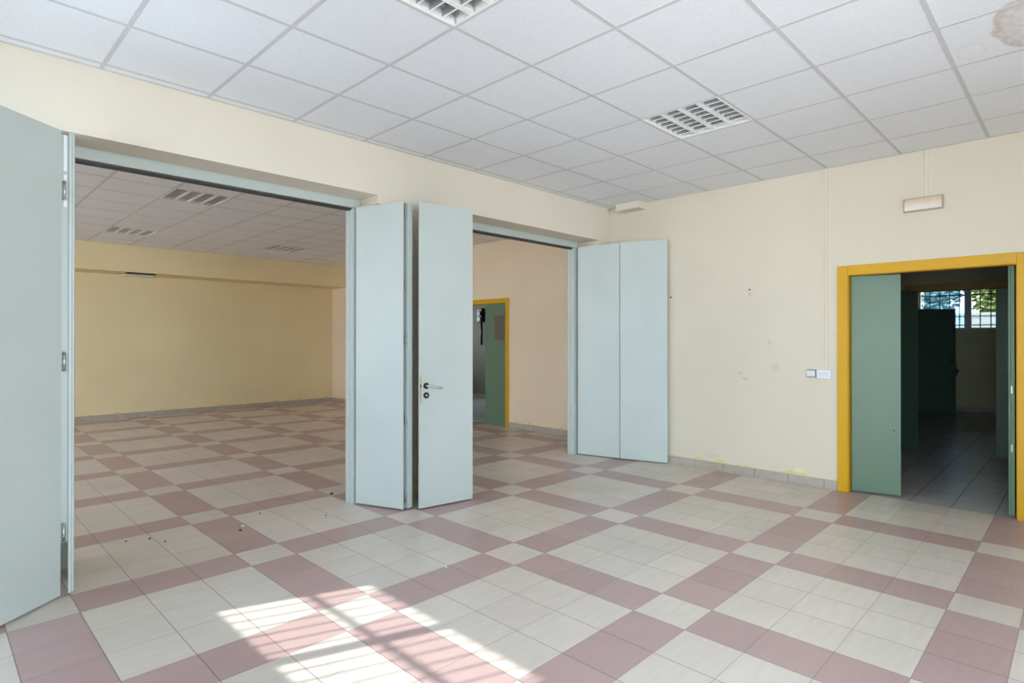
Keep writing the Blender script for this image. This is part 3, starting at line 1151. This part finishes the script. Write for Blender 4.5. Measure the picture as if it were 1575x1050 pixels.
lst = [(686, 873, 0.009, M_CHIP, 'pale plaster crumb on the pink strip in front of the handled folding door'),
       (373, 810, 0.013, M_CHIP, 'pale crumb on a broad pink tile just inside the left opening'),
       (370, 816, 0.012, M_CHIPD, 'dark crumb beside the pale one just inside the left opening'),
       (194, 833, 0.007, M_CHIPD, 'leftmost dark crumb on the cream tiles inside the left opening'),
       (230, 829, 0.008, M_CHIPD, 'dark crumb in the middle of the cream tiles inside the left opening'),
       (254, 833, 0.007, M_CHIPD, 'dark crumb right of the middle one on the cream tiles inside the left opening'),
       (400, 790, 0.007, M_CHIPD, 'single dark crumb on cream tiles left of the double-folded door'),
       (501, 793, 0.007, M_CHIPD, 'dark crumb on cream tiles in front of the double-folded door'),
       (510, 760, 0.016, M_CHIPD, 'largest dark crumb by the foot of the double-folded door')]
for px, py, r, m, lab in lst:
    x, y = floor_point(px, py)
    bm = bmesh.new()
    bmesh.ops.create_icosphere(bm, subdivisions=2, radius=r)
    for v in bm.verts:
        v.co *= 1 + random.uniform(-0.25, 0.25)
        v.co.z *= 0.5
    zmin = min(v.co.z for v in bm.verts)
    for v in bm.verts:
        v.co.z -= zmin
    me = bpy.data.meshes.new('floor_crumb')
    bm.to_mesh(me)
    bm.free()
    me.materials.append(m)
    ob = bpy.data.objects.new('floor_crumb', me)
    COL.objects.link(ob)
    ob.location = (x, y, 0)
    tag(ob, lab, 'crumb', 'crumbs of plaster and dirt on the floor')

# ------------------------------------------------------------------ outside the far window
mb = MB()
mb.box(14.85, -8, -0.1, 34, 12, 0.0)
ob = mb.build('ground', M_EARTH)
tag(ob, 'dry earth outside the far window', 'ground', None, 'structure')
mb = MB()
mb.box(19.0, -5, 0.0, 19.25, 9, 2.05)
mb.box(18.95, -5, 2.05, 19.30, 9, 2.12)
ob = mb.build('garden_wall', M_GARDENWALL)
tag(ob, 'white garden wall outside the barred far window', 'garden wall', None, 'structure')


mb = MB()
mb.box(14.85, -1.5, 2.62, 16.4, 4.5, 2.74)  # unseen slab added to keep skylight out of the far room
ob = mb.build('added_sky_blocker', M_GARDENWALL)
tag(ob, 'unseen slab added over the far window to block skylight', 'sky blocker', None, 'structure')


def mat_leaves(name, c1, c2):
    t = NT(name, 0.6, 0.3)
    n = t.noise(2.5, 3)
    t.color(t.mix(t.rng(n, 0.35, 0.65), c1, c2))
    return t.m


def tree(x, y, h, r, mat, label, seed):
    rnd = random.Random(seed)
    root = tag(empty('tree', (x, y, 0)), label, 'tree', 'trees beyond the garden wall')
    mb = MB()
    mb.tube((0, 0, 0), (0.1, 0.05, h * 0.55), 0.13, None, 12, True, 0.09)
    for k in range(6):
        a = rnd.uniform(0, 6.28)
        mb.tube((0.08, 0.04, h * 0.45), (r * 0.6 * math.cos(a), r * 0.6 * math.sin(a), h * rnd.uniform(0.6, 0.85)), 0.06, None, 8, True, 0.02)
    mb.build('trunk', simple('bark', srgb(92, 82, 70), 0.9, 0.1, var=0.15), root)
    mb = MB()
    for k in range(4200):
        u = Vector((rnd.gauss(0, 1), rnd.gauss(0, 1), rnd.gauss(0, 1))).normalized() * (rnd.random() ** 0.4)
        c = Vector((u.x * r, u.y * r, h * 0.66 + u.z * h * 0.36))
        q = Vector((rnd.gauss(0, 1), rnd.gauss(0, 1), rnd.gauss(0, 1))).normalized().to_track_quat('Z', 'Y')
        s = rnd.uniform(0.06, 0.12)
        mb.quad([c + q @ Vector(p) for p in ((-s, 0, 0), (0, -s * 0.5, 0.01), (s, 0, 0), (0, s * 0.5, 0.01))])
    mb.build('crown', mat, root)


LG = mat_leaves('yellow_green_leaves', srgb(156, 162, 92), srgb(105, 122, 62))
DG = mat_leaves('dark_green_leaves', srgb(92, 110, 62), srgb(62, 82, 45))
BG = mat_leaves('blue_green_leaves', srgb(158, 178, 166), srgb(120, 146, 128))
tree(20.9, 1.35, 4.6, 1.05, LG, 'yellow-green tree behind the garden wall, right in the barred window', 1)
tree(21.2, 3.7, 4.8, 1.15, BG, 'blue-green tree behind the garden wall, left in the barred window', 2)
tree(24.3, 1.1, 5.0, 1.3, DG, 'dark tree behind the yellow-green one beyond the garden wall', 3)
tree(24.6, 4.3, 5.6, 1.5, DG, 'tall dark tree standing between and behind the two paler ones', 4)
